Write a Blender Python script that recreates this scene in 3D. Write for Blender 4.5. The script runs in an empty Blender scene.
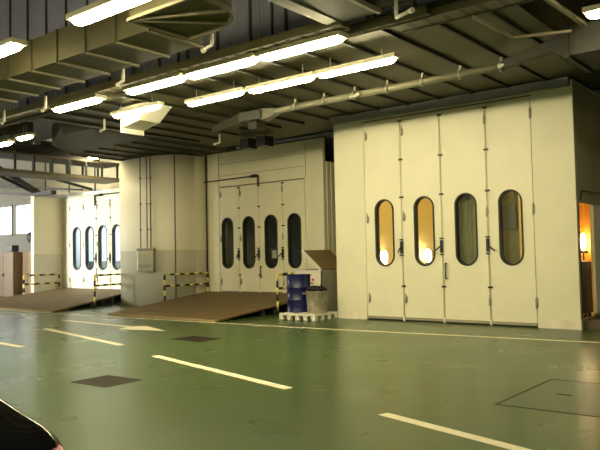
import bpy, bmesh, math, random
from math import sin, cos, pi, radians, atan2, sqrt
from mathutils import Vector, Matrix
random.seed(7)
S = bpy.context.scene
COL = S.collection

# ------------------------------------------------------------------ materials
MATS = {}
def mat(name, color, rough=0.5, metal=0.0, var=0.0, scale=3.0, bump=0.0, emis=None, estr=0.0, stretch=None, spec=None):
    if name in MATS: return MATS[name]
    m = bpy.data.materials.new(name); m.use_nodes = True
    nt = m.node_tree; b = nt.nodes['Principled BSDF']
    b.inputs['Base Color'].default_value = (*color, 1)
    b.inputs['Roughness'].default_value = rough
    b.inputs['Metallic'].default_value = metal
    if spec is not None: b.inputs['Specular IOR Level'].default_value = spec
    if emis:
        b.inputs['Emission Color'].default_value = (*emis, 1)
        b.inputs['Emission Strength'].default_value = estr
    if var or bump:
        tc = nt.nodes.new('ShaderNodeTexCoord'); mp = nt.nodes.new('ShaderNodeMapping')
        if stretch: mp.inputs['Scale'].default_value = stretch
        nt.links.new(tc.outputs['Object'], mp.inputs['Vector'])
        n = nt.nodes.new('ShaderNodeTexNoise'); n.inputs['Scale'].default_value = scale; n.inputs['Detail'].default_value = 5
        nt.links.new(mp.outputs[0], n.inputs['Vector'])
        if var:
            r = nt.nodes.new('ShaderNodeValToRGB')
            r.color_ramp.elements[0].position = 0.3; r.color_ramp.elements[1].position = 0.7
            r.color_ramp.elements[0].color = (*[c * (1 - var) for c in color], 1)
            r.color_ramp.elements[1].color = (*[min(1, c * (1 + var * 0.6)) for c in color], 1)
            nt.links.new(n.outputs['Fac'], r.inputs[0]); nt.links.new(r.outputs[0], b.inputs['Base Color'])
        if bump:
            bp = nt.nodes.new('ShaderNodeBump'); bp.inputs['Strength'].default_value = bump; bp.inputs['Distance'].default_value = 0.01
            nt.links.new(n.outputs['Fac'], bp.inputs['Height']); nt.links.new(bp.outputs[0], b.inputs['Normal'])
    MATS[name] = m
    return m

def glass_mat(name, tint, refl=0.08):
    m = bpy.data.materials.new(name); m.use_nodes = True; nt = m.node_tree
    nt.nodes.clear()
    o = nt.nodes.new('ShaderNodeOutputMaterial'); mx = nt.nodes.new('ShaderNodeMixShader')
    t = nt.nodes.new('ShaderNodeBsdfTransparent'); g = nt.nodes.new('ShaderNodeBsdfGlossy')
    t.inputs[0].default_value = (*tint, 1); g.inputs['Roughness'].default_value = 0.05
    lw = nt.nodes.new('ShaderNodeLayerWeight'); lw.inputs[0].default_value = 0.5
    pw = nt.nodes.new('ShaderNodeMath'); pw.operation = 'POWER'; pw.inputs[1].default_value = 4.0
    ma = nt.nodes.new('ShaderNodeMath'); ma.operation = 'MULTIPLY_ADD'; ma.inputs[1].default_value = 0.7; ma.inputs[2].default_value = 0.05
    nt.links.new(lw.outputs['Facing'], pw.inputs[0]); nt.links.new(pw.outputs[0], ma.inputs[0]); nt.links.new(ma.outputs[0], mx.inputs[0]); nt.links.new(t.outputs[0], mx.inputs[1]); nt.links.new(g.outputs[0], mx.inputs[2])
    nt.links.new(mx.outputs[0], o.inputs[0]); MATS[name] = m
    return m

def floor_mat():
    m = bpy.data.materials.new('green_epoxy'); m.use_nodes = True; nt = m.node_tree; b = nt.nodes['Principled BSDF']
    tc = nt.nodes.new('ShaderNodeTexCoord')
    n1 = nt.nodes.new('ShaderNodeTexNoise'); n1.inputs['Scale'].default_value = 0.45; n1.inputs['Detail'].default_value = 2.5
    n2 = nt.nodes.new('ShaderNodeTexNoise'); n2.inputs['Scale'].default_value = 0.9; n2.inputs['Detail'].default_value = 2
    for n in (n1, n2): nt.links.new(tc.outputs['Object'], n.inputs['Vector'])
    r = nt.nodes.new('ShaderNodeValToRGB')
    r.color_ramp.elements[0].position = 0.35; r.color_ramp.elements[0].color = FLOOR_A
    r.color_ramp.elements[1].position = 0.68; r.color_ramp.elements[1].color = FLOOR_B
    nt.links.new(n1.outputs['Fac'], r.inputs[0]); nt.links.new(r.outputs[0], b.inputs['Base Color'])
    rr = nt.nodes.new('ShaderNodeMapRange'); rr.inputs['To Min'].default_value = 0.24; rr.inputs['To Max'].default_value = 0.33
    nt.links.new(n2.outputs['Fac'], rr.inputs['Value']); nt.links.new(rr.outputs[0], b.inputs['Roughness'])
    b.inputs['Specular IOR Level'].default_value = 0.32
    bp = nt.nodes.new('ShaderNodeBump'); bp.inputs['Strength'].default_value = 0.04; bp.inputs['Distance'].default_value = 0.01
    nt.links.new(n2.outputs['Fac'], bp.inputs['Height'])
    return m
FLOOR_A = (0.038, 0.074, 0.016, 1); FLOOR_B = (0.047, 0.087, 0.019, 1)

def dado_mat(name, upper, lower, z):
    """two coats of paint: the lower coat stops at a world height"""
    m = bpy.data.materials.new(name); m.use_nodes = True; nt = m.node_tree; b = nt.nodes['Principled BSDF']
    g = nt.nodes.new('ShaderNodeNewGeometry'); sp = nt.nodes.new('ShaderNodeSeparateXYZ')
    nt.links.new(g.outputs['Position'], sp.inputs[0])
    c = nt.nodes.new('ShaderNodeMath'); c.operation = 'GREATER_THAN'; c.inputs[1].default_value = z
    nt.links.new(sp.outputs['Z'], c.inputs[0])
    mx = nt.nodes.new('ShaderNodeMix'); mx.data_type = 'RGBA'
    nt.links.new(c.outputs[0], mx.inputs[0]); mx.inputs[6].default_value = (*lower, 1); mx.inputs[7].default_value = (*upper, 1)
    nt.links.new(mx.outputs[2], b.inputs['Base Color']); b.inputs['Roughness'].default_value = 0.5
    MATS[name] = m
    return m

CREAM = mat('cream_panel', (0.80, 0.78, 0.60), 0.45, var=0.05, scale=1.2)
CREAM2 = mat('cream_door', (0.82, 0.80, 0.62), 0.42, var=0.04, scale=1.5)
PLINTH = mat('plinth_paint', (0.80, 0.76, 0.62), 0.5, var=0.12, scale=5)
SEAM = mat('seam_rubber', (0.16, 0.15, 0.10), 0.7)  # dark rubber of panel joints and head tracks
RUBBER = mat('black_rubber', (0.022, 0.022, 0.020), 0.6)
BLACK = mat('black_metal', (0.02, 0.02, 0.02), 0.4)
STEEL = mat('hinge_steel', (0.42, 0.40, 0.32), 0.45, metal=0.5)
ALU = mat('aluminium', (0.50, 0.50, 0.47), 0.28, metal=1.0)
GALV = mat('galvanised_steel', (0.42, 0.44, 0.64), 0.5, metal=0.25, var=0.12, scale=2.5)
OLIVE = mat('olive_duct', (0.088, 0.080, 0.036), 0.5, metal=0.1, var=0.18, scale=1.6)
OLIVE_D = mat('dark_duct', (0.040, 0.040, 0.026), 0.6, var=0.2, scale=2)
RIB_D = mat('rib_dark', (0.03, 0.03, 0.02), 0.55)
RIB_L = mat('rib_light', (0.22, 0.20, 0.125), 0.5)
TRAY = mat('tray_steel', (0.42, 0.36, 0.24), 0.5, metal=0.2, var=0.15, scale=3)  # tone raised to hold lamp spill and bloom on the tray
CONC = mat('concrete_soffit', (0.09, 0.09, 0.075), 0.85, var=0.2, scale=1.2)
PIPE = mat('pipe_paint', (0.36, 0.34, 0.24), 0.4, metal=0.2)
WPIPE = mat('white_pipe', (0.80, 0.78, 0.66), 0.4)
WHITE = mat('white_paint', (0.86, 0.83, 0.72), 0.55, var=0.05)
LINE = mat('line_paint', (0.80, 0.76, 0.55), 0.5, var=0.1, scale=6)
YEL = mat('rail_yellow', (0.86, 0.76, 0.22), 0.45)
BLK = mat('rail_black', (0.025, 0.025, 0.022), 0.45)
DECK = mat('ramp_deck', (0.16, 0.108, 0.036), 0.6, var=0.25, scale=2.2, stretch=(1, 4, 1))
DECKE = mat('ramp_edge', (0.36, 0.27, 0.12), 0.6, var=0.15)
UNDER = mat('ramp_under_steel', (0.03, 0.03, 0.028), 0.7)
TUBE = mat('tube_light', (0.9, 0.9, 0.85), 0.4, emis=(1.0, 0.86, 0.50), estr=34)
FIX = mat('fixture_body', (0.62, 0.58, 0.44), 0.4)
BLUE = mat('drum_blue', (0.008, 0.012, 0.085), 0.32, var=0.15, scale=6)
GRAY = mat('pail_grey', (0.36, 0.33, 0.24), 0.55, metal=0.3, var=0.4, scale=7)
BIN = mat('bin_white', (0.74, 0.72, 0.62), 0.5, var=0.05)
BINS = mat('bin_side_grey', (0.36, 0.36, 0.27), 0.5)
BROWN = mat('lid_brown', (0.24, 0.17, 0.075), 0.6, var=0.15)
CAB = mat('cabinet_brown', (0.24, 0.17, 0.10), 0.5, var=0.08)
CAB2 = mat('cabinet_door_brown', (0.28, 0.205, 0.125), 0.5, var=0.08)
RED = mat('faded_red', (0.5, 0.08, 0.07), 0.6)
GRATE = mat('grate_iron', (0.035, 0.026, 0.018), 0.6, metal=0.3, var=0.3, scale=15)
PIT = mat('pit_cover_green', (0.05, 0.085, 0.04), 0.35)
CARP = mat('car_black', (0.005, 0.005, 0.006), 0.07, spec=0.45)
CARG = mat('car_glass', (0.01, 0.012, 0.014), 0.05, spec=0.8)
CHROME = mat('chrome', (0.75, 0.75, 0.75), 0.12, metal=1.0)
TAIL = mat('tail_red', (0.22, 0.004, 0.006), 0.15)
TYRE = mat('tyre', (0.015, 0.015, 0.015), 0.8)
GLASS = glass_mat('window_glass', (0.93, 0.95, 0.93))
CUR = mat('plastic_sheet', (0.36, 0.35, 0.20), 0.6, var=0.35, scale=4, stretch=(6, 1, 0.7), bump=0.3)
PAPER = mat('paper_note', (0.62, 0.66, 0.56), 0.8)
INNER = mat('booth_lining', (0.80, 0.72, 0.42), 0.28)
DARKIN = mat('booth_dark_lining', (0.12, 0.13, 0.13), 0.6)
WHITEIN = mat('booth_white_lining', (0.85, 0.88, 0.92), 0.5)
GREYP = mat('grey_sheet', (0.17, 0.19, 0.20), 0.6)
DADO = dado_mat('dado_wall', (0.86, 0.82, 0.62), (0.64, 0.62, 0.49), 1.74)
DAY = mat('daylight_pane', (0.9, 0.95, 1.0), 0.4, emis=(0.92, 0.97, 1.0), estr=2.2)
BLIND = mat('window_blind', (0.45, 0.43, 0.38), 0.7)

# ------------------------------------------------------------------ mesh building
class MB:
    def __init__(s): s.bm = bmesh.new(); s.mats = []
    def mi(s, m):
        if m is None: return 0
        if m not in s.mats: s.mats.append(m)
        return s.mats.index(m)
    def box(s, x0, x1, y0, y1, z0, z1, m=None, bev=0.0):
        r = bmesh.ops.create_cube(s.bm, size=1.0, matrix=Matrix.Translation(((x0+x1)/2, (y0+y1)/2, (z0+z1)/2)) @ Matrix.Diagonal((abs(x1-x0), abs(y1-y0), abs(z1-z0), 1)))
        i = s.mi(m)
        fs = set(f for v in r['verts'] for f in v.link_faces)
        for f in fs: f.material_index = i
        if bev:
            es = list(set(e for v in r['verts'] for e in v.link_edges))
            rr = bmesh.ops.bevel(s.bm, geom=es, offset=bev, segments=2, affect='EDGES', profile=0.6)
            for f in rr['faces']: f.material_index = i
        return s
    def bar(s, a, b, w, h, m=None, up=(0, 0, 1)):
        """rectangular bar from a to b, w wide sideways, h high"""
        a, b = Vector(a), Vector(b); d = (b - a); L = d.length; d.normalize()
        u = Vector(up); sd = d.cross(u)
        if sd.length < 1e-4: sd = Vector((1, 0, 0))
        sd.normalize(); u = sd.cross(d)
        M = Matrix((( *[sd[0], d[0], u[0]], (a+b)[0]/2), (*[sd[1], d[1], u[1]], (a+b)[1]/2), (*[sd[2], d[2], u[2]], (a+b)[2]/2), (0, 0, 0, 1)))
        r = bmesh.ops.create_cube(s.bm, size=1.0, matrix=M @ Matrix.Diagonal((w, L, h, 1)))
        i = s.mi(m)
        for f in set(f for v in r['verts'] for f in v.link_faces): f.material_index = i
        return s
    def cyl(s, a, b, r, m=None, seg=14, r2=None):
        a, b = Vector(a), Vector(b); d = b - a
        q = Vector((0, 0, 1)).rotation_difference(d.normalized()).to_matrix().to_4x4()
        rr = bmesh.ops.create_cone(s.bm, cap_ends=True, segments=seg, radius1=r, radius2=r if r2 is None else r2, depth=d.length, matrix=Matrix.Translation((a+b)/2) @ q)
        i = s.mi(m)
        for f in set(f for v in rr['verts'] for f in v.link_faces):
            f.material_index = i; f.smooth = len(f.verts) == 4
        return s
    def tube(s, pts, r, m=None, seg=10):
        for p, q in zip(pts, pts[1:]): s.cyl(p, q, r, m, seg)
        for p in pts[1:-1]:
            rr = bmesh.ops.create_uvsphere(s.bm, u_segments=seg, v_segments=6, radius=r*1.02, matrix=Matrix.Translation(p))
            for f in set(f for v in rr['verts'] for f in v.link_faces): f.material_index = s.mi(m); f.smooth = True
        return s
    def lathe(s, prof, c=(0, 0, 0), m=None, seg=28):
        i = s.mi(m); rings = []
        for r, z in prof:
            rings.append([s.bm.verts.new((c[0]+r*cos(2*pi*k/seg), c[1]+r*sin(2*pi*k/seg), c[2]+z)) for k in range(seg)])
        for A, B in zip(rings, rings[1:]):
            for k in range(seg):
                f = s.bm.faces.new((A[k], A[(k+1) % seg], B[(k+1) % seg], B[k])); f.material_index = i; f.smooth = True
        for R, rev in ((rings[0], True), (rings[-1], False)):
            f = s.bm.faces.new(R[::-1] if rev else R); f.material_index = i
        return s
    def prism(s, poly, z0, z1, m=None):
        """poly: list of (x, y) or (x, y, zoffset)"""
        i = s.mi(m)
        lo = [s.bm.verts.new((p[0], p[1], z0 + (p[2] if len(p) > 2 else 0))) for p in poly]
        hi = [s.bm.verts.new((p[0], p[1], z1 + (p[2] if len(p) > 2 else 0))) for p in poly]
        fs = [s.bm.faces.new(lo[::-1]), s.bm.faces.new(hi)]
        n = len(poly)
        for k in range(n): fs.append(s.bm.faces.new((lo[k], lo[(k+1) % n], hi[(k+1) % n], hi[k])))
        for f in fs: f.material_index = i
        return s
    def hull(s, lo, hi, m=None):
        """two matching rings of 3D points joined"""
        i = s.mi(m); A = [s.bm.verts.new(p) for p in lo]; B = [s.bm.verts.new(p) for p in hi]; n = len(A)
        fs = [s.bm.faces.new(A[::-1]), s.bm.faces.new(B)]
        for k in range(n): fs.append(s.bm.faces.new((A[k], A[(k+1) % n], B[(k+1) % n], B[k])))
        for f in fs: f.material_index = i
        return s
    def build(s, name, m=None, parent=None, loc=None):
        bmesh.ops.recalc_face_normals(s.bm, faces=s.bm.faces[:])
        me = bpy.data.meshes.new(name); s.bm.to_mesh(me); s.bm.free()
        for k in (s.mats or [m]): me.materials.append(k)
        o = bpy.data.objects.new(name, me); COL.objects.link(o)
        if parent: o.parent = parent
        if loc: o.location = loc
        return o

def thing(name, label, cat, loc=(0, 0, 0), rz=0, group=None):
    o = bpy.data.objects.new(name, None); COL.objects.link(o)
    o.location = loc; o.rotation_euler = (0, 0, rz); o.empty_display_size = 0.2
    o['label'] = label; o['category'] = cat
    if group: o['group'] = group
    return o
def tag(o, label, cat, group=None):
    o['label'] = label; o['category'] = cat
    if group: o['group'] = group
    return o
def struct(o): o['kind'] = 'structure'; return o
def dup(root, loc, rz=None, label=None):
    r = root.copy(); COL.objects.link(r); r.location = loc
    if rz is not None: r.rotation_euler = (0, 0, rz)
    if label: r['label'] = label
    for ch in list(root.children):
        c = ch.copy(); COL.objects.link(c); c.parent = r
        for g in ch.children:
            d = g.copy(); COL.objects.link(d); d.parent = c
    return r

# ------------------------------------------------------------------ setting
b = MB(); b.box(-48, 16, -12, 32, -0.1, 0.0); struct(b.build('floor', floor_mat()))
b = MB(); b.box(-48, 16, -12, 32, 7.0, 7.3); struct(b.build('ceiling', CONC))
b = MB(); b.box(15.7, 16, -12, 32, 0, 7.0); struct(b.build('wall_right', DADO))
b = MB(); b.box(-48, 16, -12.3, -12, 0, 7.0); struct(b.build('wall_behind', DADO))
b = MB(); b.box(-24.6, 16, 25, 25.3, 0, 7.0); struct(b.build('wall_back', DADO))
# wall stub beside the left booth (end face towards us) and the pier between two booths
b = MB(); b.box(-24.45, -24.26, 14.1, 18.5, 0, 3.95); struct(b.build('wall_stub', DADO))
b = MB()
cx, cy, pa, pb, pn = -17.72, 14.85, 1.60, 1.0, 2.5
def sup(t):
    c, s_ = cos(t), sin(t)
    return (cx + pa*abs(c)**(2/pn)*(1 if c > 0 else -1), cy + pb*abs(s_)**(2/pn)*(1 if s_ > 0 else -1))
arc = [sup(radians(180+180*k/40)) for k in range(41)]
b.prism([(-16.13, 15.75), (-19.0, 15.75)] + arc, 0, 4.70)
o = struct(b.build('wall_pier', DADO))
for f in o.data.polygons:
    f.use_smooth = abs(f.normal.z) < 0.1 and f.area < 2.5
# daylight hall beyond the stub
b = MB()
YB = 17.6
wins = [(-33.6, -32.2, 2.75, 4.25), (-31.9, -30.45, 2.75, 4.25), (-30.15, -28.75, 2.9, 4.2), (-35.6, -34.2, 2.75, 4.25)]
xs = [-47.9] + sorted([w[0] for w in wins] + [w[1] for w in wins]) + [-24.46]
for k in range(0, len(xs), 2): b.box(xs[k], xs[k+1], YB, YB+0.25, 0, 7.0)
for w in wins:
    b.box(w[0], w[1], YB, YB+0.25, 0, w[2]); b.box(w[0], w[1], YB, YB+0.25, w[3], 7.0)
struct(b.build('wall_daylight', WHITE))
for k, w in enumerate(sorted(wins)):
    f = MB(); t = 0.07
    f.box(w[0], w[0]+t, YB-0.03, YB+0.2, w[2], w[3]).box(w[1]-t, w[1], YB-0.03, YB+0.2, w[2], w[3])
    f.box(w[0], w[1], YB-0.03, YB+0.2, w[2], w[2]+t).box(w[0], w[1], YB-0.03, YB+0.2, w[3]-t, w[3])
    fo = struct(f.build('window_%d' % (k+1), WHITE))
    p = MB(); p.box(w[0]+t, w[1]-t, YB+0.12, YB+0.14, w[2]+t, w[3]-t); p.build('daylight_pane', DAY, fo)
    if k == 3:
        q = MB()
        for j in range(14): q.box(w[0]+t, w[1]-t, YB+0.04, YB+0.07, w[3]-t-0.07*(j+1), w[3]-t-0.07*j-0.008)
        q.build('blind', BLIND, fo)
b = MB()
for (y0, y1) in ((-12, 3), (10.5, 25)): b.box(-48, -47.7, y0, y1, 0, 7.0)
b.box(-48, -47.7, 3, 10.5, 0, 1.0).box(-48, -47.7, 3, 10.5, 5.5, 7.0)
struct(b.build('wall_left', WHITE))

# ------------------------------------------------------------------ floor paint and covers
def strip(name, pts, label, cat='floor line', w=None, group=None, m=LINE):
    b = MB(); b.prism(pts, 0.0005, 0.003); return tag(b.build(name, m), label, cat, group)
def linepoly(a, c, w):
    a, c = Vector(a), Vector(c); d = (c-a).normalized(); n = Vector((-d.y, d.x))*w/2
    return [tuple(a-n), tuple(c-n), tuple(c+n), tuple(a+n)]
strip('painted_boundary_line', [(-40, 10.95), (-17.3, 10.84), (-9, 11.11), (-3.2, 11.60), (8, 12.1), (8, 12.2), (-3.2, 11.70), (-9, 11.2), (-17.3, 10.92), (-40, 11.03)], 'long thin cream line painted along the front of the ramps and booths')
DG = 'dashes of the lane line on the green floor'
strip('lane_dash', linepoly((-8.44, 6.91), (-5.03, 6.01), 0.13), 'cream floor dash in the middle, between the two brown drain grates and the nearest dash', group=DG)
strip('lane_dash', linepoly((-3.5, 5.55), (-0.6, 4.72), 0.12), 'nearest cream floor dash, cut by the bottom edge of the photo', group=DG)
strip('lane_dash', linepoly((-13.95, 8.36), (-10.0, 7.45), 0.13), 'cream floor dash just nearer than the painted arrow', group=DG)
strip('lane_dash', linepoly((-15.6, 6.75), (-11.38, 6.39), 0.13), 'cream floor dash cut by the left edge of the photo', group=DG)
a = MB()
a.prism([(-15.6, 9.83), (-15.5, 9.71), (-12.5, 9.45), (-12.35, 9.13), (-11.1, 9.36), (-12.3, 9.83), (-12.5, 9.62)], 0.0005, 0.003)
tag(a.build('painted_arrow', LINE), 'cream arrow painted on the green floor in front of the round pier', 'floor arrow')
a = MB()
c0 = (-19.0, 9.95)
pts_o = [(c0[0]+1.25*cos(t), c0[1]+0.5*sin(t)) for t in [radians(-90+180*k/14) for k in range(15)]]
pts_i = [(c0[0]+1.12*cos(t), c0[1]+0.4*sin(t)) for t in [radians(-90+180*k/14) for k in range(15)]]
for k in range(14): a.prism([pts_o[k], pts_o[k+1], pts_i[k+1], pts_i[k]], 0.0005, 0.003)
a.prism(linepoly((-24, 10.4), (c0[0], 10.4), 0.1), 0.0005, 0.003); a.prism(linepoly((-24, 9.5), (c0[0], 9.5), 0.1), 0.0005, 0.003)
tag(a.build('painted_bay_outline', LINE), 'rounded cream outline painted on the floor before the left ramp', 'floor line')

def grate(x, y, lx, ly, rz, label):
    t = thing('drain_grate', label, 'drain cover', (x, y, 0), rz, 'drain grates in the floor')
    f = MB(); w = 0.035
    f.box(-lx/2, lx/2, -ly/2, -ly/2+w, 0.0005, 0.006).box(-lx/2, lx/2, ly/2-w, ly/2, 0.0005, 0.006)
    f.box(-lx/2, -lx/2+w, -ly/2, ly/2, 0.0005, 0.006).box(lx/2-w, lx/2, -ly/2, ly/2, 0.0005, 0.006)
    f.build('frame', GRATE, t)
    g = MB(); g.box(-lx/2+w, lx/2-w, -ly/2+w, ly/2-w, 0.0005, 0.002)
    n = 16
    for k in range(1, n):
        xx = -lx/2 + lx*k/n; g.box(xx-0.006, xx+0.006, -ly/2+w, ly/2-w, 0.002, 0.005)
    for k in range(1, 6):
        yy = -ly/2 + ly*k/6; g.box(-lx/2+w, lx/2-w, yy-0.006, yy+0.006, 0.002, 0.005)
    g.build('grille', GRATE, t)
grate(-7.25, 5.17, 0.66, 0.56, radians(3), 'brown iron drain grate nearest the black car, in the green floor')
grate(-9.5, 8.73, 0.80, 0.55, radians(-2), 'smaller-looking brown iron drain grate farther back, toward the wide middle ramp')
t = thing('pit_cover', 'faint square green cover set in the floor, outlined in dark, at right', 'pit cover', (-2.0, 7.3, 0))
b = MB(); b.box(-0.78, 0.78, -0.78, 0.78, 0.0004, 0.0015); b.build('plate', PIT, t)
b = MB()
for s_ in (-1, 1):
    b.box(-0.81, 0.81, s_*0.80-0.012, s_*0.80+0.012, 0.0004, 0.002).box(s_*0.80-0.012, s_*0.80+0.012, -0.81, 0.81, 0.0004, 0.002)
b.build('frame', GRATE, t)
b = MB()
for s_ in (-0.4, 0.4): b.box(s_-0.08, s_+0.08, -0.02, 0.02, 0.0015, 0.004)
b.build('lifting_slot', GRATE, t)

# ------------------------------------------------------------------ booth doors
def capsule(w, z0, z1, n=14):
    r = w/2; pts = []
    for k in range(n+1):
        a = pi*k/n; pts.append((r*cos(a), z1-r+r*sin(a)))
    for k in range(n+1):
        a = pi+pi*k/n; pts.append((r*cos(a), z0+r+r*sin(a)))
    return pts
def ring_prism(b, outer, inner, y0, y1, m=None):
    """outer / inner loops in x,z; filled between, thickness y0..y1"""
    i = b.mi(m); bm = b.bm
    def loop(pts, y):
        vs = [bm.verts.new((p[0], y, p[1])) for p in pts]
        return vs, [bm.edges.new((vs[k], vs[(k+1) % len(vs)])) for k in range(len(vs))]
    res = []
    for y in (y0, y1):
        vo, eo = loop(outer, y); vi, ei = loop(inner, y)
        r = bmesh.ops.triangle_fill(bm, use_beauty=True, use_dissolve=False, edges=eo+ei)
        for g in r['geom']:
            if isinstance(g, bmesh.types.BMFace): g.material_index = i
        res.append((vo, vi))
    for j in (0, 1):
        A, B = res[0][j], res[1][j]
        for k in range(len(A)):
            f = bm.faces.new((A[k], A[(k+1) % len(A)], B[(k+1) % len(A)], B[k])); f.material_index = i
def door_leaf(parent, x0, x1, z0, z1, wz0, wz1, ww, wx=None, hinge_side=None, handle=0, pull=False, rod=True, hinges=True, Y=0.0, side=1):
    """one leaf of a folding booth door, outward face at local y = Y, towards -y"""
    g = 0.008
    xm = (x0+x1)/2 if wx is None else wx
    cap = [(xm+p[0], p[1]) for p in capsule(ww, wz0, wz1)]
    b = MB()
    ring_prism(b, [(x0+g, z0), (x1-g, z0), (x1-g, z1), (x0+g, z1)], cap, Y, Y+0.06)
    d = b.build('door', CREAM2, parent)
    b = MB(); capo = [(xm+p[0], p[1]) for p in capsule(ww+0.035, wz0-0.018, wz1+0.018)]; capi = [(xm+p[0], p[1]) for p in capsule(ww-0.03, wz0+0.015, wz1-0.015)]
    ring_prism(b, capo, capi, Y-0.016, Y+0.13); b.build('window_gasket', RUBBER, d)
    b = MB(); i = b.mi(GLASS)
    f = b.bm.faces.new([b.bm.verts.new((xm+p[0], Y+0.035, p[1])) for p in capsule(ww, wz0, wz1)])
    r = bmesh.ops.extrude_face_region(b.bm, geom=[f]); bmesh.ops.translate(b.bm, vec=(0, 0.006, 0), verts=[v for v in r['geom'] if isinstance(v, bmesh.types.BMVert)])
    b.build('window_glass', GLASS, d)
    H = z1 - z0; HX = 0.07 if rod else 0.0
    if hinges:
        for zz in (z0+0.09*H, z0+0.5*H, z0+0.93*H):
            xk = x0+HX
            b = MB(); b.cyl((xk, Y-0.022, zz-0.09), (xk, Y-0.022, zz+0.09), 0.018).box(xk-0.03, xk+0.035, Y-0.012, Y, zz-0.06, zz+0.06)
            b.cyl((xk, Y-0.022, zz+0.10), (xk, Y-0.022, zz+0.13), 0.01); b.build('hinge', STEEL, d)
    if rod:
        xr = x1 + 0.02
        b = MB(); b.cyl((xr, Y-0.014, z0-0.12), (xr, Y-0.014, z1+0.04), 0.009, CREAM, 8); b.cyl((xr, Y-0.02, z0-0.12), (xr, Y-0.02, z0+0.05), 0.028, PLINTH, 10)
        b.build('bolt_rod', None, d)
        for fz in (0.155, 0.60, 0.79, 0.985):
            zz = z0+fz*H; MB().box(xr-0.045, xr+0.045, Y-0.034, Y, zz-0.018, zz+0.018).build('rod_guide', BLACK, d)
    if handle:
        xh = x1 + 0.0; zh = (wz0*0.72+wz1*0.28)
        b = MB(); b.box(xh-0.03, xh+0.03, Y-0.05, Y, zh-0.15, zh+0.12, bev=0.008)
        b.box(xh-0.035, xh+0.03, Y-0.055, Y, zh+0.14, zh+0.17); b.box(xh-0.035, xh+0.03, Y-0.055, Y, zh-0.20, zh-0.17)
        b.tube([(xh, Y-0.05, zh), (xh+0.02*handle, Y-0.08, zh-0.02), (xh+0.17*handle, Y-0.08, zh-0.13)], 0.015)
        b.build('latch_handle', BLACK, d)
    if pull:
        xh = x1 + 0.09; zh = wz0-0.12
        b = MB(); b.tube([(xh, Y, zh+0.16), (xh, Y-0.06, zh+0.16), (xh, Y-0.06, zh-0.16), (xh, Y, zh-0.16)], 0.014)
        b.build('pull_handle', BLACK, d)
    return d

def shell(parent, x0, x1, y0, y1, z0, z1, lin, outm=None):
    """inside lining and outer cladding of roof, back, sides and booth floor"""
    w = MB(); w.box(x0+0.06, x0+0.10, y0+0.08, y1-0.1, z0, z1-0.1, lin); w.box(x0+0.06, x1-0.06, y1-0.14, y1-0.10, z0, z1-0.1, lin)
    w.build('inner_lining', None, parent)
    return w

# front booth --------------------------------------------------------
YF = 13.3
booth = thing('paint_booth', 'tallest cream paint booth at right, four folding doors with amber-lit oval windows', 'paint booth', (0, YF, 0))
seams = [-8.73, -7.78, -6.81, -5.78, -4.83]; XL, XR, ZT = -9.57, -4.02, 4.66
wcx = [-8.22, -7.22, -6.25, -5.295]
b = MB()
b.box(XL, seams[0]-0.006, 0, 0.10, 0.17, ZT); b.box(seams[4]+0.006, XR, 0, 0.10, 0.17, ZT); b.box(seams[0], seams[4], 0.012, 0.10, 4.50, ZT)
b.build('front_panel', CREAM, booth)
b = MB(); b.box(XL, seams[0]-0.01, -0.012, 0.10, 0, 0.17); b.build('plinth', PLINTH, booth)
b = MB(); b.box(seams[4]+0.01, XR+0.012, -0.012, 0.10, 0, 0.17); b.build('plinth', PLINTH, booth)
b = MB(); b.box(seams[0]-0.006, seams[4]+0.006, 0.03, 0.3, 0.0, 0.03, BLACK).box(seams[0], seams[4], -0.03, 0.02, 0.035, 0.075, STEEL)
b.build('threshold', None, booth)
door_leaf(booth, seams[0], seams[1], 0.085, 4.49, 1.22, 2.70, 0.46, wcx[0], handle=-0.4)
door_leaf(booth, seams[1], seams[2], 0.085, 4.49, 1.22, 2.70, 0.46, wcx[1], handle=-1, pull=True)
door_leaf(booth, seams[2], seams[3], 0.085, 4.49, 1.22, 2.70, 0.46, wcx[2], handle=1, hinges=False)
d4 = door_leaf(booth, seams[3], seams[4], 0.085, 4.49, 1.22, 2.70, 0.46, wcx[3], rod=False)
for zz in (0.48, 2.3, 4.18):
    b = MB(); b.cyl((seams[4], -0.022, zz-0.11), (seams[4], -0.022, zz+0.11), 0.018).box(seams[4]-0.03, seams[4]+0.03, -0.012, 0, zz-0.08, zz+0.08)
    b.build('hinge', STEEL, d4)
b = MB(); b.box(seams[0]-0.03, seams[4]+0.03, -0.02, 0.0, 4.515, 4.535); b.build('head_track', SEAM, booth)
b = MB()  # right side wall with doorway, left, back, roof
D = 8.0; s0, s1 = 0.10, 0.88
b.box(XR-0.02, XR, s0, s1, 2.38, ZT); b.box(XR-0.02, XR, s1, D, 0.0, ZT); b.box(XR-0.02, XR, s0, s1, 0, 0.2)
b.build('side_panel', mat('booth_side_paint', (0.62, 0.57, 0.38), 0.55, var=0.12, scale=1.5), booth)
b = MB(); b.box(XL, XL+0.10, 0.10, D, 0, ZT).box(XL, XR, D, D+0.1, 0, ZT); b.build('rear_panel', INNER, booth)
b = MB(); b.box(XL, XR, 0.0, D+0.1, ZT, ZT+0.06); b.build('roof_panel', CREAM, booth)
b = MB(); b.box(XL+0.1, XR-0.1, 0.3, D, 0.005, 0.05); b.build('booth_floor', mat('booth_floor_grey', (0.25, 0.2, 0.12), 0.6), booth)
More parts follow.
